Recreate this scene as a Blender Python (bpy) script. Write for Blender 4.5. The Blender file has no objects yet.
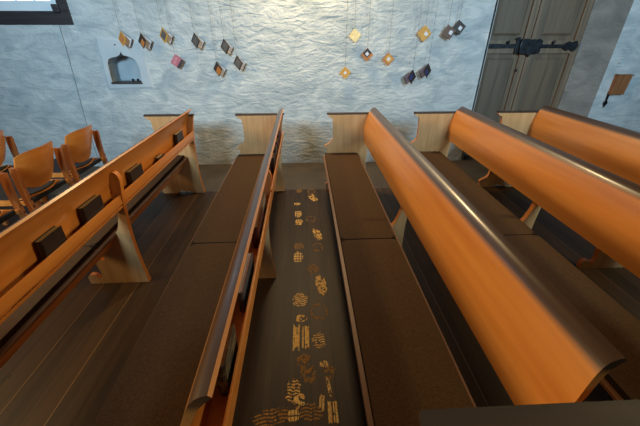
import bpy, bmesh, math, random
from mathutils import Vector, Matrix
random.seed(7)
S = bpy.context.scene
COL = S.collection
PI = math.pi

# ------------------------------------------------------------------ camera
cam_d = bpy.data.cameras.new('camera'); cam = bpy.data.objects.new('camera', cam_d); COL.objects.link(cam)
S.camera = cam
cam_d.sensor_width = 36; cam_d.lens = 36 * 320 / 640; cam_d.clip_start = 0.02
cam.location = (0, 0, 1.6)
cam.rotation_euler = (math.radians(90 - 29.085), 0, math.radians(-2.658))

# ------------------------------------------------------------------ world, lights, exposure
W = bpy.data.worlds.new('world'); S.world = W; W.use_nodes = True
W.node_tree.nodes['Background'].inputs[0].default_value = (0.30, 0.42, 0.60, 1)
W.node_tree.nodes['Background'].inputs[1].default_value = 0.03

def area(name, loc, target, size, power, color, size_y=None, spread=180):
    l = bpy.data.lights.new(name, 'AREA'); l.energy = power; l.color = color; l.size = size
    l.spread = math.radians(spread)
    if size_y: l.shape = 'RECTANGLE'; l.size_y = size_y
    o = bpy.data.objects.new(name, l); COL.objects.link(o); o.location = loc
    o.rotation_euler = (Vector(target) - Vector(loc)).to_track_quat('-Z', 'Y').to_euler()
    return o
# the warm ceiling lamp close to the wall
area('ceiling_lamp_light', (0.0, 3.93, 3.0), (0.0, 3.3, 0), 0.3, 60, (1.0, 0.71, 0.36))
# daylight from the high windows of the nave, behind and to the right of the camera
area('nave_window_light_left', (-2.0, -3.0, 3.3), (-2.2, 4.4, 1.75), 1.6, 66, (0.55, 0.81, 1.0), 1.0, 68)
area('nave_window_light_right', (2.6, -3.0, 3.3), (2.9, 4.4, 1.75), 1.6, 66, (0.55, 0.81, 1.0), 1.0, 68)
area('warm_fill_light_right', (4.7, 1.6, 2.5), (-1.2, 1.8, 0.8), 0.5, 20, (1.0, 0.78, 0.42), None, 80)  # added warm fill to brighten the leftmost pew's back, no lamp known there
# added warm fill for the pew fronts, from an unseen source at the left
area('warm_fill_light_left', (-4.6, 1.2, 2.45), (1.2, 1.2, 0.8), 0.7, 62, (1.0, 0.70, 0.36), None, 110)
S.view_settings.view_transform = 'Standard'
S.view_settings.look = 'None'
S.view_settings.gamma = 1
S.view_settings.use_curve_mapping = False
S.view_settings.exposure = 0.0

# ------------------------------------------------------------------ materials
def srgb(r, g, b):
    f = lambda c: (c / 12.92 if c <= 0.04045 else ((c + 0.055) / 1.055) ** 2.4)
    return (f(r / 255), f(g / 255), f(b / 255), 1)

def mat(name, c1, c2=None, rough=0.5, scale=(8, 8, 8), detail=4, bump=0.0, bscale=None, spec=0.5, metal=0.0, dist=0.0, coat=0.0, contrast=(0.3, 0.7), bdist=0.01):
    m = bpy.data.materials.new(name); m.use_nodes = True
    nt = m.node_tree; N = nt.nodes; L = nt.links
    b = N['Principled BSDF']
    b.inputs['Roughness'].default_value = rough; b.inputs['Metallic'].default_value = metal
    b.inputs['Specular IOR Level'].default_value = spec
    b.inputs['Coat Weight'].default_value = coat; b.inputs['Coat Roughness'].default_value = 0.18
    tc = N.new('ShaderNodeTexCoord'); mp = N.new('ShaderNodeMapping'); mp.inputs['Scale'].default_value = scale
    L.new(tc.outputs['Object'], mp.inputs['Vector'])
    nz = N.new('ShaderNodeTexNoise'); nz.inputs['Scale'].default_value = 1; nz.inputs['Detail'].default_value = detail
    nz.inputs['Distortion'].default_value = dist
    L.new(mp.outputs[0], nz.inputs['Vector'])
    cr = N.new('ShaderNodeValToRGB'); cr.color_ramp.elements[0].position = contrast[0]; cr.color_ramp.elements[1].position = contrast[1]
    cr.color_ramp.elements[0].color = c1; cr.color_ramp.elements[1].color = c2 or c1
    L.new(nz.outputs['Fac'], cr.inputs['Fac']); L.new(cr.outputs['Color'], b.inputs['Base Color'])
    if bump:
        mp2 = N.new('ShaderNodeMapping'); mp2.inputs['Scale'].default_value = bscale or scale
        L.new(tc.outputs['Object'], mp2.inputs['Vector'])
        n2 = N.new('ShaderNodeTexNoise'); n2.inputs['Scale'].default_value = 1; n2.inputs['Detail'].default_value = 5
        n2.inputs['Distortion'].default_value = dist
        L.new(mp2.outputs[0], n2.inputs['Vector'])
        bp = N.new('ShaderNodeBump'); bp.inputs['Strength'].default_value = bump; bp.inputs['Distance'].default_value = bdist
        L.new(n2.outputs['Fac'], bp.inputs['Height']); L.new(bp.outputs[0], b.inputs['Normal'])
    return m

M = {}
M['top_edge'] = mat('dark_top_edge_wood', srgb(82, 64, 46), srgb(104, 80, 56), 0.4, (20, 1.2, 20), 5, coat=0.2)  # dark brown tone for the backrest tops
M['wood'] = mat('honey_wood_long_grain', srgb(188, 116, 46), srgb(214, 144, 70), 0.34, (14, 0.9, 14), 5, 0.05, (60, 2, 60), coat=0.4)
M['panel'] = mat('pale_wood_upright_grain', srgb(186, 140, 90), srgb(204, 162, 110), 0.45, (30, 30, 2.2), 5, 0.05, (60, 60, 3))
M['edge'] = mat('orange_wood_edge', srgb(190, 112, 42), srgb(210, 134, 58), 0.42, (14, 14, 2))
M['cap'] = mat('dark_armrest_wood', srgb(44, 33, 26), srgb(58, 44, 34), 0.6, (3, 30, 30), 5)
M['cushion'] = mat('brown_felt', srgb(70, 52, 36), srgb(88, 66, 44), 0.95, (150, 150, 150), 3, 0.4, (320, 320, 320), spec=0.1, bdist=0.002)
M['cushion_edge'] = mat('dark_felt_edge', srgb(44, 34, 26), srgb(54, 42, 32), 0.95, (200, 200, 200), 3, spec=0.1)
M['nosing'] = mat('brown_seat_board_wood', srgb(112, 74, 44), srgb(138, 92, 56), 0.45, (20, 1, 20), 4)
M['plaster'] = mat('rough_lime_plaster', srgb(160, 171, 175), srgb(202, 207, 206), 0.9, (2.6, 2.6, 5.0), 8, 0.75, (4.2, 4.2, 12), spec=0.15, dist=1.4, bdist=0.027)
def fine_grain(m):                                   # a second, finer relief on top of the trowel ripples
    nt = m.node_tree; N = nt.nodes; L = nt.links; b = N['Principled BSDF']
    first = b.inputs['Normal'].links[0].from_node
    tc = N.new('ShaderNodeTexCoord'); nz = N.new('ShaderNodeTexNoise'); nz.inputs['Scale'].default_value = 34; nz.inputs['Detail'].default_value = 6
    L.new(tc.outputs['Object'], nz.inputs['Vector'])
    bp = N.new('ShaderNodeBump'); bp.inputs['Strength'].default_value = 0.7; bp.inputs['Distance'].default_value = 0.012
    L.new(nz.outputs['Fac'], bp.inputs['Height']); L.new(first.outputs[0], bp.inputs['Normal']); L.new(bp.outputs[0], b.inputs['Normal'])
fine_grain(M['plaster'])
M['smooth_plaster'] = mat('smooth_plaster', srgb(176, 188, 194), srgb(190, 198, 202), 0.85, (5, 5, 5), 4, 0.2, (14, 14, 14), spec=0.15, bdist=0.01)
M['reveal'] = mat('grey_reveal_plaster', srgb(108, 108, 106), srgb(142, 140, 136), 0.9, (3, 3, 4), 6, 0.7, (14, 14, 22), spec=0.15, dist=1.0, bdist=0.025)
M['niche'] = mat('niche_plaster', srgb(150, 164, 172), srgb(168, 180, 186), 0.85, (5, 5, 5), 3, 0.2, (14, 14, 14))
M['door_wood'] = mat('weathered_grey_brown_door_wood', srgb(98, 82, 66), srgb(128, 108, 86), 0.6, (26, 26, 1.6), 6, 0.15, (50, 50, 3), dist=0.4)
M['door_panel'] = mat('weathered_door_panel_wood', srgb(88, 74, 60), srgb(116, 98, 78), 0.6, (18, 18, 1.2), 6, 0.15, (50, 50, 3), dist=0.6)
M['iron'] = mat('blackened_iron', srgb(26, 28, 31), srgb(58, 62, 68), 0.4, (20, 20, 20), 3, metal=0.6)
M['window_dark'] = mat('dark_window_wood', srgb(34, 28, 30), srgb(54, 46, 48), 0.5, (2, 30, 30), 4)
M['window_white'] = mat('pale_window_paint', srgb(214, 226, 232), srgb(226, 234, 238), 0.3, (4, 4, 4), 2)
M['stone'] = mat('worn_aisle_flags', srgb(66, 58, 50), srgb(86, 76, 64), 0.75, (3, 3, 3), 6, 0.2, (20, 20, 20))
M['print'] = mat('ochre_dust', srgb(226, 160, 76), srgb(255, 226, 150), 0.9, (60, 60, 60), 3, spec=0.1)
M['print_dim'] = mat('thin_ochre_dust', srgb(136, 98, 54), srgb(188, 138, 76), 0.9, (90, 90, 90), 3, spec=0.1)
M['book_red'] = mat('dark_red_cloth', srgb(58, 26, 26), srgb(78, 34, 32), 0.6, (30, 30, 30), 2)
M['book_black'] = mat('black_leather', srgb(30, 22, 22), srgb(46, 34, 32), 0.45, (30, 30, 30), 2)
M['book_blue'] = mat('blue_grey_cloth', srgb(66, 74, 92), srgb(84, 92, 112), 0.6, (30, 30, 30), 2)
M['book_marble'] = mat('marbled_grey_paper', srgb(60, 58, 52), srgb(128, 120, 98), 0.6, (22, 8, 22), 5, dist=2.5, contrast=(0.45, 0.6))
M['pages'] = mat('aged_book_pages', srgb(138, 112, 74), srgb(166, 138, 94), 0.8, (120, 120, 120), 2)
M['gilt'] = mat('greenish_gilt_pages', srgb(110, 96, 60), srgb(142, 122, 76), 0.5, (90, 90, 90), 2)
M['grey_box'] = mat('grey_plastic', srgb(118, 116, 108), srgb(136, 132, 122), 0.45, (8, 8, 8), 2)
M['cord'] = mat('thin_grey_cord', srgb(96, 100, 100), srgb(108, 112, 112), 0.8)
M['white_card'] = mat('white_card', srgb(206, 208, 216), srgb(226, 226, 230), 0.6, (10, 10, 10), 2)
M['card_edge'] = mat('dark_card_edge', srgb(36, 34, 38), srgb(50, 48, 52), 0.6)
def plain(name, r, g, b, rough=0.55):
    M[name] = mat(name, srgb(r * 0.85, g * 0.85, b * 0.85), srgb(r, g, b), rough, (30, 30, 30), 2)
plain('gold_card', 216, 160, 62); plain('cream_card', 246, 222, 158); plain('copper_card', 190, 116, 48)
plain('brown_card', 104, 78, 62); plain('black_card', 54, 48, 44); plain('pink_card', 186, 104, 120); plain('photo_orange', 206, 130, 66)
plain('photo_pink', 206, 130, 138); plain('photo_grey', 96, 94, 92); plain('photo_dark', 52, 42, 42); plain('purple_grey', 134, 128, 150); plain('deep_blue', 50, 60, 120)
M['box_wood'] = mat('warm_brown_box_wood', srgb(120, 76, 44), srgb(160, 108, 66), 0.5, (30, 30, 2), 5)

def crest_wood():  # honey wood that blends to dark brown towards the top of the backrest
    m = M['wood'].copy(); m.name = 'honey_wood_with_dark_crest'; nt = m.node_tree; N = nt.nodes; L = nt.links
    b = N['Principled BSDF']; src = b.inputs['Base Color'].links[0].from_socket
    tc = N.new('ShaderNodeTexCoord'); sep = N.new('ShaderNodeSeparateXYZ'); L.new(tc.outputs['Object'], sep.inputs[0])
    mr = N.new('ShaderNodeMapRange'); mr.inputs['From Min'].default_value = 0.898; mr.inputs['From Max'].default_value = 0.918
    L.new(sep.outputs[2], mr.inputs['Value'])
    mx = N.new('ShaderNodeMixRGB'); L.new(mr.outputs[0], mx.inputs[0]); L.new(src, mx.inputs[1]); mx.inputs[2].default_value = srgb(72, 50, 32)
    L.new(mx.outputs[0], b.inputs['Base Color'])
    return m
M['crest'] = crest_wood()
M['leg_wood'] = mat('brown_chair_leg_wood', srgb(146, 88, 44), srgb(170, 106, 54), 0.45, (20, 20, 2), 4)
M['pad'] = mat('black_seat_pad', srgb(24, 22, 24), srgb(34, 32, 34), 0.85, (80, 80, 80), 2)
# plank floor: long boards along Y with fine light joints
def plank_material():
    m = bpy.data.materials.new('dark_floor_planks'); m.use_nodes = True
    nt = m.node_tree; N = nt.nodes; L = nt.links; b = N['Principled BSDF']
    b.inputs['Roughness'].default_value = 0.55; b.inputs['Specular IOR Level'].default_value = 0.3
    tc = N.new('ShaderNodeTexCoord'); sep = N.new('ShaderNodeSeparateXYZ'); L.new(tc.outputs['Object'], sep.inputs[0])
    mul = N.new('ShaderNodeMath'); mul.operation = 'MULTIPLY'; mul.inputs[1].default_value = 1 / 0.125; L.new(sep.outputs[0], mul.inputs[0])
    fr = N.new('ShaderNodeMath'); fr.operation = 'FRACT'; L.new(mul.outputs[0], fr.inputs[0])
    fl = N.new('ShaderNodeMath'); fl.operation = 'FLOOR'; L.new(mul.outputs[0], fl.inputs[0])
    wn = N.new('ShaderNodeTexWhiteNoise'); wn.noise_dimensions = '1D'; L.new(fl.outputs[0], wn.inputs['W'])
    mp = N.new('ShaderNodeMapping'); mp.inputs['Scale'].default_value = (22, 1.6, 1); L.new(tc.outputs['Object'], mp.inputs[0])
    nz = N.new('ShaderNodeTexNoise'); nz.inputs['Scale'].default_value = 1; nz.inputs['Detail'].default_value = 6; L.new(mp.outputs[0], nz.inputs['Vector'])
    mix = N.new('ShaderNodeMath'); mix.operation = 'MULTIPLY_ADD'; mix.inputs[1].default_value = 0.45
    L.new(wn.outputs['Value'], mix.inputs[0]); L.new(nz.outputs['Fac'], mix.inputs[2])
    cr = N.new('ShaderNodeValToRGB'); cr.color_ramp.elements[0].position = 0.35; cr.color_ramp.elements[1].position = 1.0
    cr.color_ramp.elements[0].color = srgb(34, 23, 13); cr.color_ramp.elements[1].color = srgb(70, 48, 27)
    L.new(mix.outputs[0], cr.inputs[0])
    # dark joint with one light worn edge
    j = N.new('ShaderNodeMath'); j.operation = 'LESS_THAN'; j.inputs[1].default_value = 0.035; L.new(fr.outputs[0], j.inputs[0])
    mx = N.new('ShaderNodeMixRGB'); L.new(j.outputs[0], mx.inputs[0]); L.new(cr.outputs[0], mx.inputs[1]); mx.inputs[2].default_value = srgb(26, 18, 12)
    j2a = N.new('ShaderNodeMath'); j2a.operation = 'GREATER_THAN'; j2a.inputs[1].default_value = 0.97; L.new(fr.outputs[0], j2a.inputs[0])
    wv = N.new('ShaderNodeMath'); wv.operation = 'GREATER_THAN'; wv.inputs[1].default_value = 0.62; L.new(wn.outputs['Value'], wv.inputs[0])
    an = N.new('ShaderNodeMath'); an.operation = 'MULTIPLY'; L.new(j2a.outputs[0], an.inputs[0]); L.new(wv.outputs[0], an.inputs[1])
    mx2 = N.new('ShaderNodeMixRGB'); L.new(an.outputs[0], mx2.inputs[0]); L.new(mx.outputs[0], mx2.inputs[1]); mx2.inputs[2].default_value = srgb(130, 98, 62)
    # knots and scuffs
    kn = N.new('ShaderNodeTexNoise'); kn.inputs['Scale'].default_value = 9; kn.inputs['Detail'].default_value = 2; L.new(tc.outputs['Object'], kn.inputs['Vector'])
    kt = N.new('ShaderNodeMath'); kt.operation = 'GREATER_THAN'; kt.inputs[1].default_value = 0.73; L.new(kn.outputs['Fac'], kt.inputs[0])
    mx3 = N.new('ShaderNodeMixRGB'); L.new(kt.outputs[0], mx3.inputs[0]); L.new(mx2.outputs[0], mx3.inputs[1]); mx3.inputs[2].default_value = srgb(40, 28, 18)
    L.new(mx3.outputs[0], b.inputs['Base Color'])
    bp = N.new('ShaderNodeBump'); bp.inputs['Strength'].default_value = 0.3; bp.inputs['Distance'].default_value = 0.004
    inv = N.new('ShaderNodeMath'); inv.operation = 'SUBTRACT'; inv.inputs[0].default_value = 1; L.new(j.outputs[0], inv.inputs[1])
    L.new(inv.outputs[0], bp.inputs['Height']); L.new(bp.outputs[0], b.inputs['Normal'])
    return m
M['planks'] = plank_material()
def emissive(name, color, strength):
    m = bpy.data.materials.new(name); m.use_nodes = True; b = m.node_tree.nodes['Principled BSDF']
    b.inputs['Base Color'].default_value = color; b.inputs['Emission Color'].default_value = color; b.inputs['Emission Strength'].default_value = strength
    b.inputs['Roughness'].default_value = 0.2
    return m
M['glass'] = emissive('daylit_window_glass', srgb(215, 232, 245), 1.6)

# ------------------------------------------------------------------ mesh helpers
def finish(name, bm, m, parent=None, smooth=False, bevel=0.0, bseg=2):
    if bevel:
        bmesh.ops.bevel(bm, geom=list(bm.edges), offset=bevel, segments=bseg, affect='EDGES', profile=0.6, clamp_overlap=True)
    bmesh.ops.recalc_face_normals(bm, faces=bm.faces)
    me = bpy.data.meshes.new(name); bm.to_mesh(me); bm.free()
    for x in (m if isinstance(m, (list, tuple)) else [m]): me.materials.append(x)
    if smooth:
        for p in me.polygons: p.use_smooth = True
        me.set_sharp_from_angle(angle=math.radians(38))
    o = bpy.data.objects.new(name, me); COL.objects.link(o)
    if parent: o.parent = parent
    return o

def box(bm, lo, hi, mi=0):
    vs = [bm.verts.new((x, y, z)) for x in (lo[0], hi[0]) for y in (lo[1], hi[1]) for z in (lo[2], hi[2])]
    for f in ((0, 1, 3, 2), (4, 6, 7, 5), (0, 4, 5, 1), (2, 3, 7, 6), (0, 2, 6, 4), (1, 5, 7, 3)):
        bm.faces.new([vs[i] for i in f]).material_index = mi
    return vs

def prism(bm, prof, a, b, axis='Y', mi_side=0, mi_cap=0):
    """closed outline extruded along an axis; prof = (x,z) for Y, (y,z) for X, (x,y) for Z"""
    def P(p, t):
        return {'Y': (p[0], t, p[1]), 'X': (t, p[0], p[1]), 'Z': (p[0], p[1], t)}[axis]
    A = [bm.verts.new(P(p, a)) for p in prof]; B = [bm.verts.new(P(p, b)) for p in prof]
    n = len(prof)
    bm.faces.new(A).material_index = mi_cap; bm.faces.new(B[::-1]).material_index = mi_cap
    for i in range(n):
        bm.faces.new((A[i], B[i], B[(i + 1) % n], A[(i + 1) % n])).material_index = mi_side
    return A + B

def tube(bm, pts, r, seg=6):
    rings = []
    for i, p in enumerate(pts):
        p = Vector(p); d = (Vector(pts[min(i + 1, len(pts) - 1)]) - Vector(pts[max(i - 1, 0)])).normalized()
        u = d.orthogonal().normalized(); v = d.cross(u)
        rings.append([bm.verts.new(p + (u * math.cos(2 * PI * k / seg) + v * math.sin(2 * PI * k / seg)) * r) for k in range(seg)])
    for a, b in zip(rings, rings[1:]):
        for k in range(seg): bm.faces.new((a[k], a[(k + 1) % seg], b[(k + 1) % seg], b[k]))
    bm.faces.new(rings[0][::-1]); bm.faces.new(rings[-1])

def smooth_closed(pts, sharp=(), n=4):
    """Catmull-Rom through pts; indices in sharp stay corners"""
    out = []; N_ = len(pts)
    for i in range(N_):
        p1, p2 = Vector(pts[i]), Vector(pts[(i + 1) % N_])
        p0 = p1 * 2 - p2 if i in sharp else Vector(pts[i - 1])
        p3 = p2 * 2 - p1 if (i + 1) % N_ in sharp else Vector(pts[(i + 2) % N_])
        k = 1 if (i in sharp and (i + 1) % N_ in sharp) else n
        for j in range(k):
            t = j / k
            q = 0.5 * ((2 * p1) + (p2 - p0) * t + (2 * p0 - 5 * p1 + 4 * p2 - p3) * t * t + (3 * p1 - p0 - 3 * p2 + p3) * t ** 3)
            out.append(tuple(q))
    return out

def tag(o, label=None, cat=None, group=None, kind=None):
    if label: o['label'] = label
    if cat: o['category'] = cat
    if group: o['group'] = group
    if kind: o['kind'] = kind
    return o

def empty(name, loc, label, cat, group=None, rz=0):
    o = bpy.data.objects.new(name, None); COL.objects.link(o); o.location = loc; o.rotation_euler = (0, 0, rz)
    o.empty_display_size = 0.1
    return tag(o, label, cat, group)

def copy_tree(o, parent=None):
    c = o.copy(); COL.objects.link(c)
    if parent: c.parent = parent
    for ch in list(o.children): copy_tree(ch, c)
    return c

# ------------------------------------------------------------------ the room
WY = 4.37
bm = bmesh.new(); box(bm, (-6.5, -1.5, -0.12), (6.5, 3.455, 0.0))
tag(finish('floor', bm, M['planks']), kind='structure')
bm = bmesh.new(); box(bm, (-6.5, 3.455, -0.12), (6.5, 4.9, -0.004))
tag(finish('floor_aisle', bm, M['stone']), kind='structure')

DX0, DX1, DY = 2.285, 3.935, 4.57
def loop(bm, pts):
    vs = [bm.verts.new((p[0], WY, p[1])) for p in pts]
    return [bm.edges.new((vs[i], vs[(i + 1) % len(vs)])) for i in range(len(vs))]
niche_out = [(-2.366, 1.088), (-2.014, 1.088), (-1.998, 1.20), (-2.0, 1.27), (-2.02, 1.33), (-2.06, 1.365), (-2.11, 1.378), (-2.15, 1.39),
             (-2.172, 1.425), (-2.195, 1.39), (-2.24, 1.372), (-2.29, 1.365), (-2.335, 1.345), (-2.36, 1.30), (-2.366, 1.2)]
win = [(-3.75, 1.70), (-2.61, 1.70), (-2.61, 2.70), (-3.75, 2.70)]
bm = bmesh.new()
e = loop(bm, [(-6.5, -0.02), (DX0, -0.02), (DX0, 2.45), (DX1, 2.45), (DX1, -0.02), (6.5, -0.02), (6.5, 3.6), (-6.5, 3.6)])
e += loop(bm, win); e += loop(bm, niche_out)
bmesh.ops.triangle_fill(bm, use_beauty=True, edges=e)
def ribbon(bm, pts, y0, y1, mi=0, closed=True):
    A = [bm.verts.new((p[0], y0, p[1])) for p in pts]; B = [bm.verts.new((p[0], y1, p[1])) for p in pts]
    for i in range(len(pts) if closed else len(pts) - 1):
        j = (i + 1) % len(pts)
        bm.faces.new((A[i], A[j], B[j], B[i])).material_index = mi
    return B
ribbon(bm, win, WY, WY + 0.3, 0)
B = ribbon(bm, niche_out, WY, WY + 0.2, 1); bm.faces.new(B).material_index = 1
me_wall = finish('wall_back', bm, [M['plaster'], M['niche']])
tag(me_wall, kind='structure')
# door recess: splayed grey reveal on the right, narrow jamb on the left, lintel
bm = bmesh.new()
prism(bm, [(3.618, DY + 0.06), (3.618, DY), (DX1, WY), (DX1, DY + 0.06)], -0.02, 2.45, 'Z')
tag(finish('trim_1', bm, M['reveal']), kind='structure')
bm = bmesh.new(); box(bm, (DX0 - 0.02, WY, -0.02), (DX0 + 0.006, DY + 0.06, 2.45)); box(bm, (DX0, WY, 2.40), (DX1, DY + 0.06, 2.47))
tag(finish('trim_2', bm, M['smooth_plaster']), kind='structure')

# the two-leaved door: each leaf has a frame with sunk panels
def door_leaf(n, x0, x1, knob):
    root = bpy.data.objects.new('door_%d' % n, None); COL.objects.link(root); root.location = ((x0 + x1) / 2, DY + 0.03, 0)
    tag(root, kind='structure')
    w = (x1 - x0) / 2; st = 0.085
    bm = bmesh.new()
    box(bm, (-w, -0.025, 0.0), (-w + st, 0.025, 2.40)); box(bm, (w - st, -0.025, 0), (w, 0.025, 2.40))
    for z0, z1 in ((0, 0.2), (1.385, 1.54), (2.28, 2.40)): box(bm, (-w + st, -0.025, z0), (w - st, 0.025, z1))
    finish('door_frame', bm, M['door_wood'], root, bevel=0.004)
    for z0, z1 in ((0.2, 1.385), (1.54, 2.28)):
        bm = bmesh.new(); box(bm, (-w + st, 0.006, z0), (w - st, 0.02, z1))
        # raised field
        a, b_, c, d = -w + st + 0.045, w - st - 0.045, z0 + 0.05, z1 - 0.05
        V = box(bm, (a, -0.014, c), (b_, 0.007, d))
        for v in V:
            if v.co.y < 0.0:
                v.co.x += 0.03 if v.co.x < (a + b_) / 2 else -0.03
                v.co.z += 0.03 if v.co.z < (c + d) / 2 else -0.03
        finish('door_panel', bm, M['door_panel'], root)
    return root
dl = door_leaf(1, 2.291, 2.936, 1); dr = door_leaf(2, 2.944, 3.616, 0)
bm = bmesh.new(); box(bm, (0.0, -0.045, 0.0), (0.06, -0.025, 2.40))
finish('door_astragal', bm, M['door_wood'], dr, bevel=0.006).location = (-0.345, 0, 0)
bm = bmesh.new(); bmesh.ops.create_cone(bm, cap_ends=True, segments=12, radius1=0.018, radius2=0.012, depth=0.012, matrix=Matrix.Translation((0.245, -0.031, 1.18)) @ Matrix.Rotation(PI / 2, 4, 'X'))
finish('keyhole_plate', bm, M['iron'], dl)

# wrought-iron bar across both leaves
ib = empty('iron_door_bar', (2.94, DY - 0.05, 1.475), 'black wrought iron bar bolted across the grey wooden double door', 'door bar')
bm = bmesh.new(); y = 0.03
prism(bm, smooth_closed([(-0.635, -0.03), (-0.3, -0.022), (-0.1, -0.028), (-0.1, 0.028), (-0.3, 0.022), (-0.635, 0.03)], sharp=range(6)), y, y + 0.02)
finish('strap', bm, M['iron'], ib, bevel=0.003)
bm = bmesh.new()
prism(bm, smooth_closed([(0.12, -0.02), (0.44, -0.016), (0.50, -0.05), (0.53, -0.045), (0.53, -0.02), (0.60, -0.06), (0.64, 0.0), (0.60, 0.06), (0.53, 0.02), (0.53, 0.045), (0.50, 0.05), (0.44, 0.016), (0.12, 0.02)], sharp=(0, 1, 4, 6, 8, 11, 12)), y - 0.012, y + 0.008)
finish('strap', bm, M['iron'], ib, bevel=0.002)
bm = bmesh.new()
prism(bm, [(-0.13, -0.09), (-0.02, -0.09), (0.0, -0.13), (0.02, -0.09), (0.13, -0.08), (0.14, 0.06), (0.1, 0.08), (0.05, 0.065), (0.02, 0.08), (-0.02, 0.065), (-0.06, 0.085), (-0.13, 0.08), (-0.15, 0.0)], y - 0.03, y + 0.02)
finish('lock_box', bm, M['iron'], ib, bevel=0.004)
bm = bmesh.new(); box(bm, (-0.19, y - 0.005, -0.085), (-0.15, y + 0.02, 0.10)); finish('keeper', bm, M['iron'], ib, bevel=0.003)
for x in (-0.30, 0.30):
    bm = bmesh.new(); bmesh.ops.create_uvsphere(bm, u_segments=10, v_segments=6, radius=0.02, matrix=Matrix.Translation((x, y - 0.01, 0.045)) @ Matrix.Diagonal((1, 0.6, 1, 1)))
    box(bm, (x - 0.007, y - 0.008, 0.01), (x + 0.007, y + 0.012, 0.05))
    finish('bolt', bm, M['iron'], ib, smooth=True)

# raised smooth plaster surround of the niche and its sill
surr = [(-2.425, 1.02), (-1.905, 1.035), (-1.925, 1.52), (-2.40, 1.56)]
bm = bmesh.new()
ys = WY - 0.012
o_ = [bm.verts.new((p[0], ys, p[1])) for p in surr]; i_ = [bm.verts.new((p[0], ys, p[1])) for p in niche_out]
e = [bm.edges.new((o_[k], o_[(k + 1) % 4])) for k in range(4)] + [bm.edges.new((i_[k], i_[(k + 1) % len(i_)])) for k in range(len(i_))]
bmesh.ops.triangle_fill(bm, use_beauty=True, edges=e)
big = [(p[0] + (0.03 if p[0] > -2.1 else -0.03), p[1] + (0.03 if p[1] > 1.3 else -0.03)) for p in surr]
A = o_; Bv = [bm.verts.new((p[0], WY + 0.003, p[1])) for p in big]
for k in range(4): bm.faces.new((A[k], A[(k + 1) % 4], Bv[(k + 1) % 4], Bv[k]))
Cv = [bm.verts.new((p[0], WY + 0.02, p[1])) for p in niche_out]
for k in range(len(i_)): bm.faces.new((i_[k], i_[(k + 1) % len(i_)], Cv[(k + 1) % len(i_)], Cv[k]))
tag(finish('trim_3', bm, M['smooth_plaster']), kind='structure')
bm = bmesh.new(); box(bm, (-2.375, WY - 0.03, 1.07), (-2.005, WY + 0.1, 1.09))
tag(finish('niche_sill', bm, M['window_dark'], bevel=0.003), 'thin dark sill board along the bottom of the small ogee wall niche', 'shelf')
nt_ = empty('candle_holder', (-2.10, WY + 0.03, 1.09), 'small dark metal holder standing on the sill inside the wall niche', 'holder')
bm = bmesh.new(); box(bm, (-0.045, -0.02, 0), (0.05, 0.02, 0.008)); finish('base', bm, M['iron'], nt_, bevel=0.003)
for dx in (-0.03, 0.03):
    bm = bmesh.new(); bmesh.ops.create_cone(bm, cap_ends=True, segments=12, radius1=0.012, radius2=0.016, depth=0.026, matrix=Matrix.Translation((dx, 0, 0.02)))
    finish('cup', bm, M['iron'], nt_, smooth=True)
bm = bmesh.new(); bmesh.ops.create_uvsphere(bm, u_segments=8, v_segments=6, radius=0.009, matrix=Matrix.Translation((-2.213, WY - 0.012, 1.50)))
tag(finish('wall_nail', bm, M['iron'], smooth=True), 'small dark nail head in the plaster just above the niche', 'nail')

# window at the top left: dark outer frame, pale sash, panes
wroot = bpy.data.objects.new('window_1', None); COL.objects.link(wroot); wroot.location = (-3.18, WY, 1.70); tag(wroot, kind='structure')
bm = bmesh.new()
box(bm, (-0.57, -0.005, 0), (0.57, 0.10, 0.135)); box(bm, (-0.57, -0.005, 0.135), (-0.47, 0.10, 1.0)); box(bm, (0.45, -0.005, 0.135), (0.57, 0.10, 1.0)); box(bm, (-0.47, -0.005, 0.9), (0.45, 0.1, 1.0))
finish('window_frame', bm, M['window_dark'], wroot, bevel=0.004)
bm = bmesh.new()
box(bm, (-0.47, 0.004, 0.135), (0.45, 0.09, 0.228)); box(bm, (-0.47, 0.004, 0.228), (-0.41, 0.09, 0.9)); box(bm, (0.39, 0.004, 0.228), (0.45, 0.09, 0.9)); box(bm, (-0.41, 0.004, 0.84), (0.39, 0.09, 0.9))
for x in (-0.21, -0.01, 0.19): box(bm, (x - 0.01, 0.045, 0.235), (x + 0.01, 0.08, 0.84))
finish('window_sash', bm, M['window_white'], wroot, bevel=0.003)
bm = bmesh.new(); box(bm, (-0.41, 0.062, 0.235), (0.39, 0.068, 0.84)); finish('pane', bm, M['glass'], wroot)
bm = bmesh.new(); box(bm, (0.40, -0.03, 0.12), (0.47, 0.03, 0.20)); finish('window_latch', bm, M['window_dark'], wroot, bevel=0.004)

# cable down the wall below the window
bm = bmesh.new(); tube(bm, [(-2.775, WY - 0.004, 1.70), (-2.79, WY - 0.006, 1.4), (-2.82, WY - 0.004, 1.05), (-2.856, WY - 0.005, 0.6), (-2.87, WY - 0.004, 0.02)], 0.0022)
tag(finish('wall_cable', bm, M['cord']), 'thin grey cable running down the plaster wall from the dark window frame', 'cable')

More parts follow.
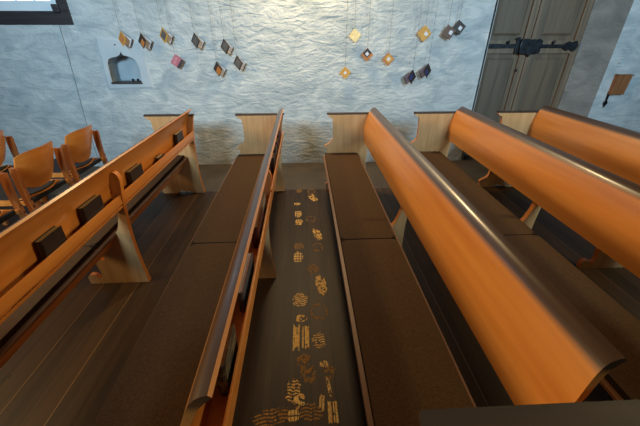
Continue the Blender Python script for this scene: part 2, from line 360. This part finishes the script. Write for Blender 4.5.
# offertory box with iron hasp, to the right of the door
ob = empty('wall_box', (4.17, WY, 0.90), 'small brown wooden box fixed to the plaster wall right of the door', 'box')
bm = bmesh.new(); prism(bm, [(0.0, 0.0), (-0.05, 0.0), (-0.065, 0.24), (0.0, 0.24)], -0.09, 0.10, 'X'); finish('body', bm, M['box_wood'], ob, bevel=0.005)
bm = bmesh.new(); box(bm, (-0.10, -0.075, 0.24), (0.11, 0.0, 0.252)); finish('lid', bm, M['box_wood'], ob, bevel=0.004)
bm = bmesh.new()
prism(bm, [(-0.095, 0.03), (-0.06, 0.03), (-0.068, -0.08), (-0.045, -0.11), (-0.075, -0.17), (-0.105, -0.11), (-0.085, -0.08)], -0.02, -0.012)
finish('hasp', bm, M['iron'], ob, bevel=0.002)
bm = bmesh.new(); bmesh.ops.create_cone(bm, cap_ends=True, segments=14, radius1=0.022, radius2=0.018, depth=0.02, matrix=Matrix.Translation((4.07, WY - 0.01, 1.30)) @ Matrix.Rotation(PI / 2, 4, 'X'))
tag(finish('wall_button', bm, M['smooth_plaster'], smooth=True), 'small round pale button on the wall above the wooden box', 'button')

# ------------------------------------------------------------------ pews
END = [(0.002, 0.874), (0.012, 0.852), (0.04, 0.838), (0.058, 0.81), (0.063, 0.70), (0.058, 0.61), (0.02, 0.565), (-0.022, 0.54), (-0.028, 0.52), (0.0, 0.50),
       (0.0, 0.435), (0.06, 0.42), (0.085, 0.34), (0.09, 0.25), (0.085, 0.17), (0.06, 0.125), (0.01, 0.10), (-0.012, 0.075), (0.0, 0.045), (0.0, 0.001),
       (0.16, 0.001), (0.19, 0.03), (0.22, 0.04), (0.26, 0.022), (0.30, 0.022), (0.33, 0.001), (0.465, 0.001), (0.448, 0.15), (0.442, 0.30), (0.445, 0.45), (0.455, 0.62), (0.468, 0.75), (0.492, 0.874)]
END_SHARP = (0, 9, 10, 19, 20, 25, 26, 32)
MID = [(0.425, 0.83), (0.447, 0.862), (0.474, 0.862), (0.490, 0.82), (0.480, 0.74), (0.462, 0.62), (0.448, 0.46), (0.445, 0.30), (0.452, 0.15), (0.468, 0.001), (0.05, 0.001), (0.045, 0.05),
       (0.062, 0.078), (0.10, 0.075), (0.115, 0.055), (0.135, 0.055), (0.15, 0.10), (0.14, 0.17), (0.165, 0.215), (0.20, 0.21), (0.215, 0.235), (0.205, 0.27), (0.215, 0.30), (0.10, 0.34), (0.05, 0.415), (0.30, 0.415), (0.36, 0.44), (0.395, 0.52), (0.412, 0.60), (0.422, 0.70)]
MID_SHARP = (9, 10, 24, 25)
BACK_F = [(0.390, 0.60), (0.389, 0.68), (0.391, 0.735), (0.397, 0.77), (0.409, 0.82), (0.423, 0.865), (0.436, 0.899), (0.448, 0.921), (0.461, 0.935), (0.476, 0.943), (0.491, 0.947)]
BACK_R = [(0.500, 0.939), (0.484, 0.926), (0.470, 0.912), (0.459, 0.896), (0.447, 0.868), (0.433, 0.832), (0.420, 0.79), (0.412, 0.75), (0.408, 0.69), (0.408, 0.60)]

def make_pew(x0, y0, y1, label, rz=0.0, lip=0.0):
    ym = 1.90; cx, cy = x0 + 0.25, (y0 + y1) / 2
    root = empty('church_pew', (cx, cy, 0), label, 'pew', 'church pews', rz)
    T = lambda bm: bmesh.ops.translate(bm, verts=bm.verts, vec=(-0.25, -cy, 0))
    for ya in (y0, y1 - 0.036):
        bm = bmesh.new(); prism(bm, smooth_closed(END, END_SHARP, 3), ya, ya + 0.036, 'Y', 1, 0); T(bm)
        ep = finish('end_panel', bm, [M['panel'], M['edge']], root)
        bm = bmesh.new()
        cp = [(0.006, ya - 0.010), (0.495, ya - 0.010), (0.499, ya - 0.006), (0.499, ya + 0.042), (0.495, ya + 0.046), (0.006, ya + 0.046), (-0.002, ya + 0.042), (-0.006, ya + 0.032), (-0.006, ya + 0.004), (-0.002, ya - 0.006)]
        prism(bm, cp, 0.874, 0.885, 'Z', 1, 0); T(bm)
        finish('armrest', bm, [M['cap'], M['cap']], ep)
    bm = bmesh.new(); prism(bm, smooth_closed(MID, MID_SHARP, 3), ym - 0.018, ym + 0.018, 'Y', 1, 0); T(bm)
    finish('center_support', bm, [M['panel'], M['edge']], root)
    bm = bmesh.new(); V = prism(bm, BACK_F + BACK_R, y0 + 0.085, y1 - 0.037, 'Y')
    nf = len(BACK_F)
    for k, f in enumerate(f for f in bm.faces if len(f.verts) == 4):
        f.material_index = 0 if k < nf - 1 else 1
    for v in V:                                         # the upper corners of the board are cut back
        k = max(0.0, min(1.0, (v.co.z - 0.82) / 0.12)) * 0.02
        v.co.y += k if v.co.y < ym else -k
    T(bm)
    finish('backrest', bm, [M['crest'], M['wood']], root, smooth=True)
    # book ledge in two runs either side of the support
    bm = bmesh.new()
    box(bm, (0.408, y0 + 0.037, 0.630), (0.462 + lip, ym - 0.019, 0.643)); box(bm, (0.408, ym + 0.019, 0.630), (0.462 + lip, y1 - 0.037, 0.643))
    T(bm); lg = finish('book_ledge', bm, M['wood'], root, bevel=0.001)
    bm = bmesh.new()
    for a, b_ in ((y0 + 0.037, ym - 0.019), (ym + 0.019, y1 - 0.037)): box(bm, (0.457 + lip, a, 0.656), (0.467 + lip, b_, 0.716)); box(bm, (0.453 + lip, a, 0.643), (0.4575 + lip, b_, 0.70))
    T(bm); finish('ledge_lip', bm, M['wood'], lg, bevel=0.003)
    bm = bmesh.new(); box(bm, (-0.045, y0 + 0.037, 0.416), (0.355, y1 - 0.037, 0.434)); T(bm)
    finish('seat', bm, M['nosing'], root, bevel=0.004)
    bm = bmesh.new()
    for a, b_ in ((y0 + 0.037, ym - 0.019), (ym + 0.019, y1 - 0.037)): box(bm, (0.285, a, 0.336), (0.305, b_, 0.4155))
    T(bm); finish('seat_rail', bm, M['wood'], root, bevel=0.003)
    return root

def cushion(x0, ya, yb, label):
    bm = bmesh.new()
    w = 0.355; L_ = yb - ya; nx, ny = 10, 40
    r = empty('pew_cushion', (x0 + 0.152, (ya + yb) / 2, 0.4345), label, 'cushion', 'brown pew cushions')
    def h(u, v):
        return 0.036 * (1 - 0.12 * abs(2 * u - 1) ** 8) * (1 - 0.12 * abs(2 * v - 1) ** 30) + 0.0006 * math.sin(v * 23 + u * 5)
    g = [[bm.verts.new(((i / nx - 0.5) * w, (j / ny - 0.5) * L_, h(i / nx, j / ny))) for j in range(ny + 1)] for i in range(nx + 1)]
    for i in range(nx):
        for j in range(ny): bm.faces.new((g[i][j], g[i + 1][j], g[i + 1][j + 1], g[i][j + 1]))
    finish('top', bm, M['cushion'], r, smooth=True)
    bm = bmesh.new()
    rim = [(g_x, -0.5) for g_x in (-0.5, 0.5)]
    prism(bm, [(-w / 2, -L_ / 2), (w / 2, -L_ / 2), (w / 2, L_ / 2), (-w / 2, L_ / 2)], 0.001, 0.0305, 'Z')
    finish('side_band', bm, M['cushion_edge'], r, bevel=0.002)
    return r

PEWS = [  # nose x, near y, label, cushion words
    (-1.645, 0.345, 'leftmost honey wood pew, its back with black hymnals turned towards the camera', 'leftmost pew, mostly hidden behind its back'),
    (-0.705, 0.300, 'pew just left of the dusty footprints, its back seen almost edge-on', 'pew left of the footprints'),
    (0.237, 0.345, 'pew just right of the dusty footprints, its near armrest at the bottom edge', 'pew right of the footprints'),
    (1.165, 0.345, 'fourth pew from the left, second from the right, in front of the door', 'fourth pew from the left'),
    (2.070, 0.345, 'rightmost honey wood pew, farthest from the chairs and nearest the wall box', 'rightmost pew'),
]
for i, (x0, y0, lb, cl) in enumerate(PEWS):
    make_pew(x0 - (0.006 if i == 1 else 0), y0, 3.455, lb, 0.003 if i == 1 else 0, 0.018 if i == 1 else 0)
    ys_ = 1.685
    cushion(x0, ys_ + 0.005, 3.39, 'brown felt cushion on the wall half of the ' + cl)
    cushion(x0, y0 + 0.05, ys_ - 0.005, 'brown felt cushion on the near half of the ' + cl)

# ------------------------------------------------------------------ hymn books on the ledges (ledge top z = 0.652)
def book(loc, L_, H_, T_, cover, label, lean=0.0, pages='pages', group='hymn books on the pew ledges', flat=False, name='hymn_book', spine_up=False):
    """L along Y, H up, T across X"""
    r = empty(name, loc, label, 'book', group)
    c = 0.003
    bm = bmesh.new()
    box(bm, (-T_ / 2, -L_ / 2, 0), (-T_ / 2 + c, L_ / 2, H_)); box(bm, (T_ / 2 - c, -L_ / 2, 0), (T_ / 2, L_ / 2, H_))
    # rounded spine on the near side
    sp = [(-T_ / 2 + (T_) * k / 6, -L_ / 2 - 0.006 * math.sin(PI * k / 6)) for k in range(7)]
    sp += [(T_ / 2 - T_ * k / 6, -L_ / 2 + c - 0.004 * math.sin(PI * k / 6)) for k in range(7)]
    prism(bm, sp, 0, H_, 'Z')
    cv = finish('cover', bm, M[cover], r)
    bm = bmesh.new(); box(bm, (-T_ / 2 + c, -L_ / 2 + c, 0.003), (T_ / 2 - c, L_ / 2 - 0.005, H_ - 0.004)); pg = finish('pages', bm, M[pages], r)
    if flat: r.rotation_euler = (0, PI / 2, 0)
    else: r.rotation_euler = (0, lean, 0); r.location.z += abs(lean) * T_ / 2
    return r
zl = 0.645
P1 = -1.645 + 0.4365; P2 = -0.711 + 0.449
for y, L_, H_, T_, cov, pg, lb in (
    (3.08, 0.16, 0.150, 0.031, 'book_black', 'pages', 'black hymn book on the leftmost pew ledge, closest to the wall'),
    (2.60, 0.12, 0.085, 0.032, 'book_black', 'pages', 'low black hymn book barely showing above the leftmost pew lip, second from the wall'),
    (2.17, 0.17, 0.145, 0.031, 'book_black', 'gilt', 'thick black hymn book on the leftmost pew ledge, just past the middle support'),
    (1.64, 0.17, 0.150, 0.031, 'book_black', 'gilt', 'black hymn book on the leftmost pew ledge, just this side of the middle support'),
    (1.31, 0.14, 0.150, 0.031, 'book_black', 'gilt', 'tall black hymn book on the leftmost pew ledge, nearest the left edge of the picture')):
    book((P1, y, zl), L_, H_, T_, cov, lb, 0.02, pg)
# a thin booklet lying in the ledge
b = book((P1 - 0.009, 1.06, zl + 0.030), 0.14, 0.03, 0.018, 'book_black', 'thin dark booklet lying flat on the leftmost pew ledge at the left edge', 0, 'pages', flat=True)
b.location = (P1 - 0.009, 1.06, zl + 0.0095)
for y, L_, H_, T_, cov, pg, lb, nm in (
    (3.07, 0.16, 0.145, 0.032, 'book_red', 'pages', 'dark red hymn book on the second pew ledge, closest to the wall', 'hymn_book'),
    (2.84, 0.15, 0.135, 0.032, 'book_red', 'pages', 'dark red hymn book on the second pew ledge, next to the one by the wall', 'hymn_book'),
    (2.62, 0.15, 0.140, 0.032, 'book_black', 'pages', 'black hymn book on the second pew ledge, third from the wall', 'hymn_book'),
    (2.44, 0.13, 0.130, 0.032, 'book_black', 'pages', 'black hymn book on the second pew ledge, behind the pale pew support', 'hymn_book'),
    (1.47, 0.22, 0.125, 0.032, 'book_red', 'pages', 'dark red hymn book on the second pew ledge, near the middle support', 'hymn_book'),
    (0.67, 0.15, 0.140, 0.032, 'book_marble', 'pages', 'grey marbled book on the second pew ledge, nearest the camera', 'hymn_book')):
    book((P2, y, zl), L_, H_, T_, cov, lb, 0.02, pg)
bb = book((P2, 1.06, zl), 0.26, 0.10, 0.022, 'book_blue', 'long blue-grey song book standing low on the second pew ledge', 0.02, 'white_card')
gb = empty('grey_box', (P2, 1.68, zl), 'small grey plastic box on the second pew ledge beside the dark red book', 'box')
bm = bmesh.new(); box(bm, (-0.011, -0.09, 0), (0.011, 0.09, 0.10)); finish('body', bm, M['grey_box'], gb, bevel=0.004)
bm = bmesh.new(); box(bm, (-0.012, -0.092, 0.10), (0.014, 0.092, 0.112)); finish('lid', bm, M['grey_box'], gb, bevel=0.003)
bm = bmesh.new()
for k in range(5):
    a = random.random() * 3; v = box(bm, (-0.010, -0.02, 0), (0.010, 0.02, 0.0012))
    bmesh.ops.rotate(bm, verts=v, cent=(0, 0, 0), matrix=Matrix.Rotation(a, 3, 'Z') @ Matrix.Rotation(0.9 * random.random(), 3, 'Y'))
    bmesh.ops.translate(bm, verts=v, vec=(random.uniform(-.004, .004), 0.015 * k - 0.03, 0.012 + 0.006 * k))
o = finish('crumpled_paper', bm, M['gold_card']); o.location = (P2, 1.235, zl)
tag(o, 'crumpled yellowish paper scrap on the second pew ledge above the blue-grey book', 'paper')

# ------------------------------------------------------------------ stacking chairs on the left
def make_chair():
    r = bpy.data.objects.new('stacking_chair', None); COL.objects.link(r)
    # local frame: origin on the floor under the back, +X is the rear, width along Y
    def shell(name, prof, half, sag, thick, top_round):
        bm = bmesh.new(); nu, nv = 16, 10; F = []; Bk = []
        for i in range(nu + 1):
            u = -1 + 2 * i / nu; cf = []; cb = []
            for j in range(nv + 1):
                v = j / nv
                x, z, w = prof(u, v)
                n = Vector((1, 0, 0.25)).normalized() if name == 'backrest' else Vector((0, 0, -1))
                p = Vector((x, u * w, z)); cf.append(bm.verts.new(p)); cb.append(bm.verts.new(p + n * thick))
            F.append(cf); Bk.append(cb)
        for i in range(nu):
            for j in range(nv):
                bm.faces.new((F[i][j], F[i + 1][j], F[i + 1][j + 1], F[i][j + 1]))
                bm.faces.new((Bk[i][j], Bk[i][j + 1], Bk[i + 1][j + 1], Bk[i + 1][j]))
        for i in range(nu):
            bm.faces.new((F[i][0], Bk[i][0], Bk[i + 1][0], F[i + 1][0])); bm.faces.new((F[i][nv], F[i + 1][nv], Bk[i + 1][nv], Bk[i][nv]))
        for j in range(nv):
            bm.faces.new((F[0][j], F[0][j + 1], Bk[0][j + 1], Bk[0][j])); bm.faces.new((F[nu][j], Bk[nu][j], Bk[nu][j + 1], F[nu][j + 1]))
        bmesh.ops.remove_doubles(bm, verts=bm.verts, dist=1e-5)
        return finish(name, bm, M['wood'], r, smooth=True)
    def back_prof(u, v):
        zb = 0.478 + 0.085 * abs(u) ** 2.4            # lower edge dips in the middle
        zt = 0.815 - 0.03 * abs(u) ** 5
        z = zb + (zt - zb) * v
        w = 0.222 * (1 - 0.05 * v) * (1 - 0.08 * (1 - v) ** 3)
        x = -0.02 + 0.10 * (z - 0.5) / 0.3 - 0.055 * u * u
        return x, z, w
    shell('backrest', back_prof, 0, 0, 0.011, 0)
    def seat_prof(u, v):
        x = -0.40 + 0.40 * v - 0.05 * abs(u) ** 2.2 * v - 0.0
        z = 0.425 + 0.025 * (1 - v) - 0.016 * math.sin(PI * v) + 0.008 * u * u + 0.022 * v ** 6
        return x, z, 0.205 * (1 - 0.10 * v ** 3)
    shell('seat', seat_prof, 0, 0, 0.011, 0)
    def pad_prof(u, v):
        x, z, w = seat_prof(u, v * 0.97)
        return x - 0.004, z + 0.013 * (1 - u ** 8), w * 0.97
    shell('seat_pad', pad_prof, 0, 0, 0.010, 0).data.materials[0] = M['pad']
    for s in (-1, 1):
        bm = bmesh.new()
        prism(bm, smooth_closed([(-0.01, 0.70), (0.005, 0.72), (0.03, 0.72), (0.045, 0.70), (0.03, 0.45), (0.075, 0.001), (0.035, 0.001), (-0.015, 0.45)], (5, 6), 3), s * 0.247 - 0.014, s * 0.247 + 0.014, 'Y')
        rl = finish('leg', bm, M['leg_wood'], r, bevel=0)
        bm = bmesh.new()
        prism(bm, [(-0.36, 0.44), (-0.32, 0.44), (-0.37, 0.001), (-0.41, 0.001)], s * 0.247 - 0.014, s * 0.247 + 0.014, 'Y')
        finish('leg', bm, M['leg_wood'], r, bevel=0.003)
        bm = bmesh.new(); box(bm, (-0.36, s * 0.225 - 0.008, 0.395), (0.02, s * 0.225 + 0.008, 0.432)); finish('side_rail', bm, M['wood'], r, bevel=0.003)
        for zz in (0.66, 0.60):
            bm = bmesh.new(); bmesh.ops.create_cone(bm, cap_ends=True, segments=10, radius1=0.006, radius2=0.006, depth=0.004, matrix=Matrix.Translation((0.040, s * 0.247, zz - 0.2)) @ Matrix.Rotation(PI / 2, 4, 'Y'))
            finish('screw', bm, M['iron'], rl)
    bm = bmesh.new(); box(bm, (-0.03, -0.232, 0.395), (-0.005, 0.232, 0.432)); finish('cross_rail', bm, M['iron'], r, bevel=0.003)
    return r
CH = [(-2.225, 3.22, 'wooden stacking chair nearest the wall in the row beside the leftmost pew'),
      (-2.225, 2.625, 'wooden stacking chair beside the leftmost pew, the middle and fullest seen one'),
      (-2.225, 2.03, 'wooden stacking chair at the left edge, in the row beside the pew, nearest the camera'),
      (-2.955, 3.03, 'wooden stacking chair in the farther row, cut by the left edge of the picture')]
c0 = make_chair()
for i, (x, y, lb) in enumerate(CH):
    c = c0 if i == 0 else copy_tree(c0)
    c.location = (x, y, 0); tag(c, lb, 'chair', 'wooden stacking chairs')

# ------------------------------------------------------------------ hanging cards
HY = WY - 0.06
def hang(cx, cz, kind, cover, label, size=0.115, inner=None, rot=45, topx=0.0, dy=0.0):
    """a square booklet hung by one corner; kind 'closed', 'open_right' (front leaf swung out on the left) or 'open_left'"""
    h = size * 0.7071
    if kind == 'open_left': dy -= 0.045
    root = empty('hanging_booklet', (cx, HY + dy, cz), label, 'booklet', 'booklets hanging on cords in front of the wall')
    def leaf(nm, T, A, B_, m, th=0.004, y_off=0.0, border=None, pic=None):
        """parallelogram with corner T, edge vectors A and B"""
        T, A, B_ = Vector(T), Vector(A), Vector(B_); n = A.cross(B_).normalized()
        if n.y > 0: n = -n
        bm = bmesh.new(); pts = [T, T + A, T + A + B_, T + B_]
        f = [bm.verts.new(p) for p in pts]; k = [bm.verts.new(p - n * th) for p in pts]
        bm.faces.new(f); bm.faces.new(k[::-1])
        for q in range(4): bm.faces.new((f[q], k[q], k[(q + 1) % 4], f[(q + 1) % 4]))
        o = finish(nm, bm, M[m], root)
        if pic:
            for pi_, (u0, u1, v0, v1, pm) in enumerate(pic):
                bm = bmesh.new(); P = lambda u, v: T + A * u + B_ * v + n * (0.0012 + 0.0008 * pi_)
                q = [P(u0, v0), P(u1, v0), P(u1, v1), P(u0, v1)]
                f = [bm.verts.new(p) for p in q]; k = [bm.verts.new(p - n * 0.001) for p in q]
                bm.faces.new(f); bm.faces.new(k[::-1])
                for w in range(4): bm.faces.new((f[w], k[w], k[(w + 1) % 4], f[(w + 1) % 4]))
                finish('picture' if pm not in ('white_card',) else 'label_patch', bm, M[pm], o)
        return o
    ca = math.cos(math.radians(rot)); sa = math.sin(math.radians(rot)); s = size
    if kind == 'closed':
        T = (topx, 0, h); A = (-s * ca, 0, -s * sa); B_ = (s * sa, 0, -s * ca)
        leaf('cover', T, A, B_, cover, th=0.014, pic=inner)
    else:
        sg = 1 if kind == 'open_right' else -1
        hl = 0.095; w = 0.14
        Tp = (0, 0, h); Hng = (-sg * hl * 0.50, 0, -hl * 0.87); 
        back = (sg * w * 0.74, 0.02, -w * 0.66)
        front = (sg * w * 0.54, -w * 0.56, -w * 0.56)
        leaf('back_cover', (0, 0.005, h), Hng, back, 'card_edge', th=0.002)
        leaf('inner_page', (0, 0.002, h - 0.003), Vector(Hng) * 0.94, Vector(back) * 0.92, inner[0] if inner else 'white_card', th=0.002)
        leaf('front_cover', (0, -0.001, h), Hng, front, cover, th=0.003, pic=inner[1] if inner else None)
    bm = bmesh.new(); tube(bm, [(topx, 0, h - 0.002), (topx, 0, (3.0 - cz))], 0.0017, 5); finish('cord', bm, M['cord'], root)
    return root
pic = lambda c: ('white_card', [(0.12, 0.88, 0.15, 0.85, c)])
hang(-2.085, 1.56, 'open_right', 'gold_card', 'open booklet with golden cover hanging leftmost, directly above the niche', inner=pic('photo_orange'))
hang(-1.865, 1.54, 'open_right', 'photo_dark', 'open booklet with black and orange cover, second from the left, beside the niche top', inner=('white_card', [(0.3, 0.9, 0.4, 0.9, 'photo_orange')]))
hang(-1.610, 1.595, 'open_right', 'gold_card', 'open booklet with orange and grey cover, highest at left, right above the pink one', inner=pic('photo_grey'))
hang(-1.525, 1.32, 'closed', 'pink_card', 'small pink booklet with a dark edge, hanging lowest on the left side', 0.115, [(0.0, 1.0, 0.72, 1.0, 'photo_dark'), (0.15, 0.85, 0.12, 0.45, 'photo_pink')], 52)
hang(-1.260, 1.54, 'open_right', 'photo_dark', 'open booklet with grey photo cover, alone between the pink one and the group of three', inner=pic('photo_grey'))
hang(-0.930, 1.48, 'open_right', 'photo_dark', 'open booklet with dark cover, top one of the group of three left of centre', inner=pic('photo_grey'))
hang(-1.050, 1.24, 'open_right', 'photo_dark', 'open booklet with reddish picture, lowest of the group of three left of centre', inner=('white_card', [(0.2, 0.9, 0.4, 0.95, 'copper_card')]))
hang(-0.800, 1.305, 'open_right', 'photo_dark', 'open booklet with grey photo cover, rightmost of the group of three left of centre', inner=pic('photo_grey'))
patch = [(0.35, 0.68, 0.35, 0.65, 'white_card')]
hang(0.607, 1.595, 'closed', 'cream_card', 'plain cream card hanging highest in the right of centre group', 0.105, rot=52)
hang(0.512, 1.190, 'closed', 'gold_card', 'gold card with small white square, lowest right of centre', 0.10, patch, 48)
hang(0.775, 1.39, 'closed', 'copper_card', 'card with brown lower half and black rim around a pale window', 0.105, [(0.0, 0.75, 0.0, 0.7, 'black_card'), (0.28, 0.62, 0.25, 0.6, 'white_card')], 46)
hang(1.037, 1.34, 'closed', 'copper_card', 'copper coloured card with white square, hanging alone right of the black-rimmed one', 0.105, [(0.08, 0.8, 0.12, 0.9, 'gold_card'), (0.3, 0.64, 0.35, 0.68, 'white_card')], 48)
hang(1.448, 1.615, 'closed', 'gold_card', 'golden card with white square above the two open grey booklets', 0.125, [(0.25, 0.55, 0.45, 0.8, 'white_card')], 44)
hang(1.690, 1.625, 'closed', 'brown_card', 'brown card with white square, left of the black card near the door', 0.115, [(0.25, 0.6, 0.5, 0.85, 'white_card')], 60, 0.02, -0.025)
hang(1.820, 1.675, 'closed', 'black_card', 'black card with white square, the hanging card closest to the door', 0.115, [(0.3, 0.65, 0.45, 0.8, 'white_card')], 56, 0.02)
hang(1.352, 1.145, 'open_left', 'photo_dark', 'open grey booklet with bluish pages, lower one of the pair near the door', inner=('purple_grey', [(0.2, 0.6, 0.3, 0.9, 'deep_blue')]))
hang(1.535, 1.215, 'open_left', 'photo_dark', 'open grey booklet with dark cover, upper right one of the pair near the door', inner=('purple_grey', [(0.3, 0.7, 0.5, 0.9, 'deep_blue')]))

# ------------------------------------------------------------------ dusty footprints on the planks
from mathutils import noise
def footprint(x, y, w, l, kind, rot, label, bright=True):
    """dust left by a shoe: many small raised flecks that follow the tread pattern"""
    bm = bmesh.new(); c = 0.0036
    seed = Vector((x * 37.0, y * 53.0, 3.1))
    def density(px, py):
        u, v = px / (w / 2), py / (l / 2)
        r = (abs(u) ** 2.2 + abs(v) ** 2.8)
        edge = 1.0 if r < 0.45 else max(0.0, (1.12 - r) / 0.67)
        if kind == 'chevron':
            t = (py + 0.32 * abs((px * 2.6 / w) % 1 - 0.5) * 0.05) / 0.0175
            return edge * (0.80 if (t % 1) < 0.52 else -0.15)
        if kind == 'bars':
            a = ((py / 0.034) % 1) < 0.72; b_ = ((px / (w / 4.2) + 0.5) % 1) < 0.74
            return edge * (0.95 if a and b_ else 0.15)
        if kind == 'strips':
            q = -0.9 < u < -0.15 or 0.12 < u < 0.34 or 0.48 < u < 0.95
            return (0.86 if q and abs(v) < 0.80 + 0.17 * noise.noise(Vector((px * 90, x * 9, 1))) * 1.6 else 0.0)
        if kind == 'sole': return edge * (0.95 if r > 0.45 else 0.70)
        if kind == 'patch': return edge * (0.45 + 0.9 * abs(noise.noise(seed + Vector((px * 34, py * 26, 9)))) * 1.6)
        if kind == 'ring': return (0.60 if 0.42 < r < 1.0 else 0.30 if r < 1 else 0)
        return edge * 0.60
    nx, ny = int(w / c) + 1, int(l / c) + 1
    for i in range(-nx // 2, nx // 2 + 1):
        for j in range(-ny // 2, ny // 2 + 1):
            px, py = i * c, j * c
            n1 = 0.5 + 0.5 * noise.noise(seed + Vector((px * 60, py * 38, 0)))
            n2 = 0.5 + 0.5 * noise.noise(seed + Vector((px * 220, py * 190, 5)))
            if 0.5 + 1.5 * ((0.62 * n1 + 0.38 * n2) - 0.5) < density(px, py) * 0.80:
                s_ = c * random.uniform(0.40, 0.56); jx, jy = random.uniform(-.0006, .0006), random.uniform(-.0006, .0006)
                h = random.uniform(0.0006, 0.0011)
                lo = [bm.verts.new((px + jx + a * s_, py + jy + b_ * s_, 0.0001)) for a, b_ in ((-1, -1), (1, -1), (1, 1), (-1, 1))]
                hi = [bm.verts.new((px + jx + a * s_ * .9, py + jy + b_ * s_ * .9, h)) for a, b_ in ((-1, -1), (1, -1), (1, 1), (-1, 1))]
                bm.faces.new(hi)
                for k in range(4): bm.faces.new((lo[k], lo[(k + 1) % 4], hi[(k + 1) % 4], hi[k]))
    o = finish('footprint', bm, M['print' if bright else 'print_dim']); o.location = (x, y, 0); o.rotation_euler = (0, 0, rot)
    return tag(o, label, 'footprint', 'dusty footprints between the pews')
FP = [
 (-0.088, 3.415, .07, .13, 'chevron', 0, 0, 'faint dotted print at the wall end of the trail, left side'),
 (0.053, 3.40, .08, .14, 'ring', 0, 0, 'faint ringed print at the wall end of the trail, right side'),
 (0.071, 3.23, .09, .20, 'patch', .3, 1, 'bright smeared patch near the wall end, right side of the trail'),
 (-0.106, 3.085, .09, .06, 'bars', 0, 1, 'short bright bar print near the wall end, left side of the trail'),
 (-0.092, 2.86, .09, .15, 'bars', 0, 1, 'bright barred print below the short bars on the left side'),
 (-0.080, 2.70, .09, .14, 'patch', 0, 1, 'bright heel patch just below the barred print on the left side'),
 (0.038, 2.755, .10, .12, 'ring', 0, 0, 'faint round print to the right of the bright heel patch'),
 (0.092, 2.47, .09, .22, 'patch', .2, 1, 'bright smeared print in the far half, right edge of the trail'),
 (0.088, 2.27, .09, .12, 'ring', 0, 0, 'faint oval print just below the bright smear on the right'),
 (-0.076, 2.29, .10, .11, 'chevron', 0, 0, 'faint tread arc directly above the bright comb-like print'),
 (-0.082, 2.135, .095, .16, 'bars', 0, 1, 'bright comb-like print level with the cushion seam, left side'),
 (0.037, 1.975, .11, .12, 'chevron', 0, 0, 'round tread print in the middle of the trail, above the long sole'),
 (0.090, 1.79, .085, .23, 'sole', .1, 1, 'long bright rounded sole print in the middle of the trail'),
 (-0.062, 1.645, .115, .15, 'chevron', -.15, 1, 'egg shaped zigzag tread print left of the middle of the trail'),
 (0.065, 1.535, .115, .14, 'ring', 0, 0, 'dim round print right of the trail, below the long sole'),
 (-0.055, 1.48, .09, .07, 'patch', 0, 1, 'small bright smudge just above the two long strips'),
 (-0.053, 1.335, .105, .21, 'strips', 0, 1, 'brightest print, two long pale strips side by side'),
 (0.055, 1.307, .10, .12, 'chevron', .1, 1, 'zigzag tread print right beside the two long strips'),
 (-0.036, 1.17, .10, .10, 'dots', 0, 0, 'scattered dots directly below the two long strips'),
 (0.075, 1.145, .05, .05, 'patch', 0, 1, 'tiny bright spot right of the scattered dots'),
 (-0.014, 1.09, .10, .13, 'dots', 0, 0, 'dotted arc in the lower middle of the trail'),
 (0.105, 1.095, .08, .10, 'dots', 0, 0, 'dotted patch on the right of the lower trail'),
 (0.094, 1.01, .022, .12, 'sole', .15, 1, 'thin bright upright sliver on the right of the lower trail'),
 (-0.093, 1.00, .09, .14, 'chevron', -.1, 1, 'orange zigzag tread on the left of the lower trail'),
 (-0.060, 0.945, .07, .09, 'patch', 0, 1, 'bright orange smudge at the lower left of the trail'),
 (-0.089, 0.880, .07, .07, 'bars', 0, 1, 'bright short bars at the bottom left of the trail'),
 (0.104, 0.885, .05, .13, 'strips', 0, 1, 'upright bright strips at the bottom right of the trail'),
 (-0.190, 0.875, .22, .09, 'chevron', .15, 0, 'wide dim tread print at the bottom, farthest left'),
 (-0.002, 0.890, .13, .10, 'chevron', 0, 0, 'dim grid-like tread at the bottom centre of the trail'),
 (0.052, 0.930, .028, .11, 'strips', -.1, 1, 'slim bright streak at the bottom, just right of centre'),
]
for x, y, w, l, k, r_, br, lb in FP: footprint(x, y, w, l, k, r_, lb, bool(br))
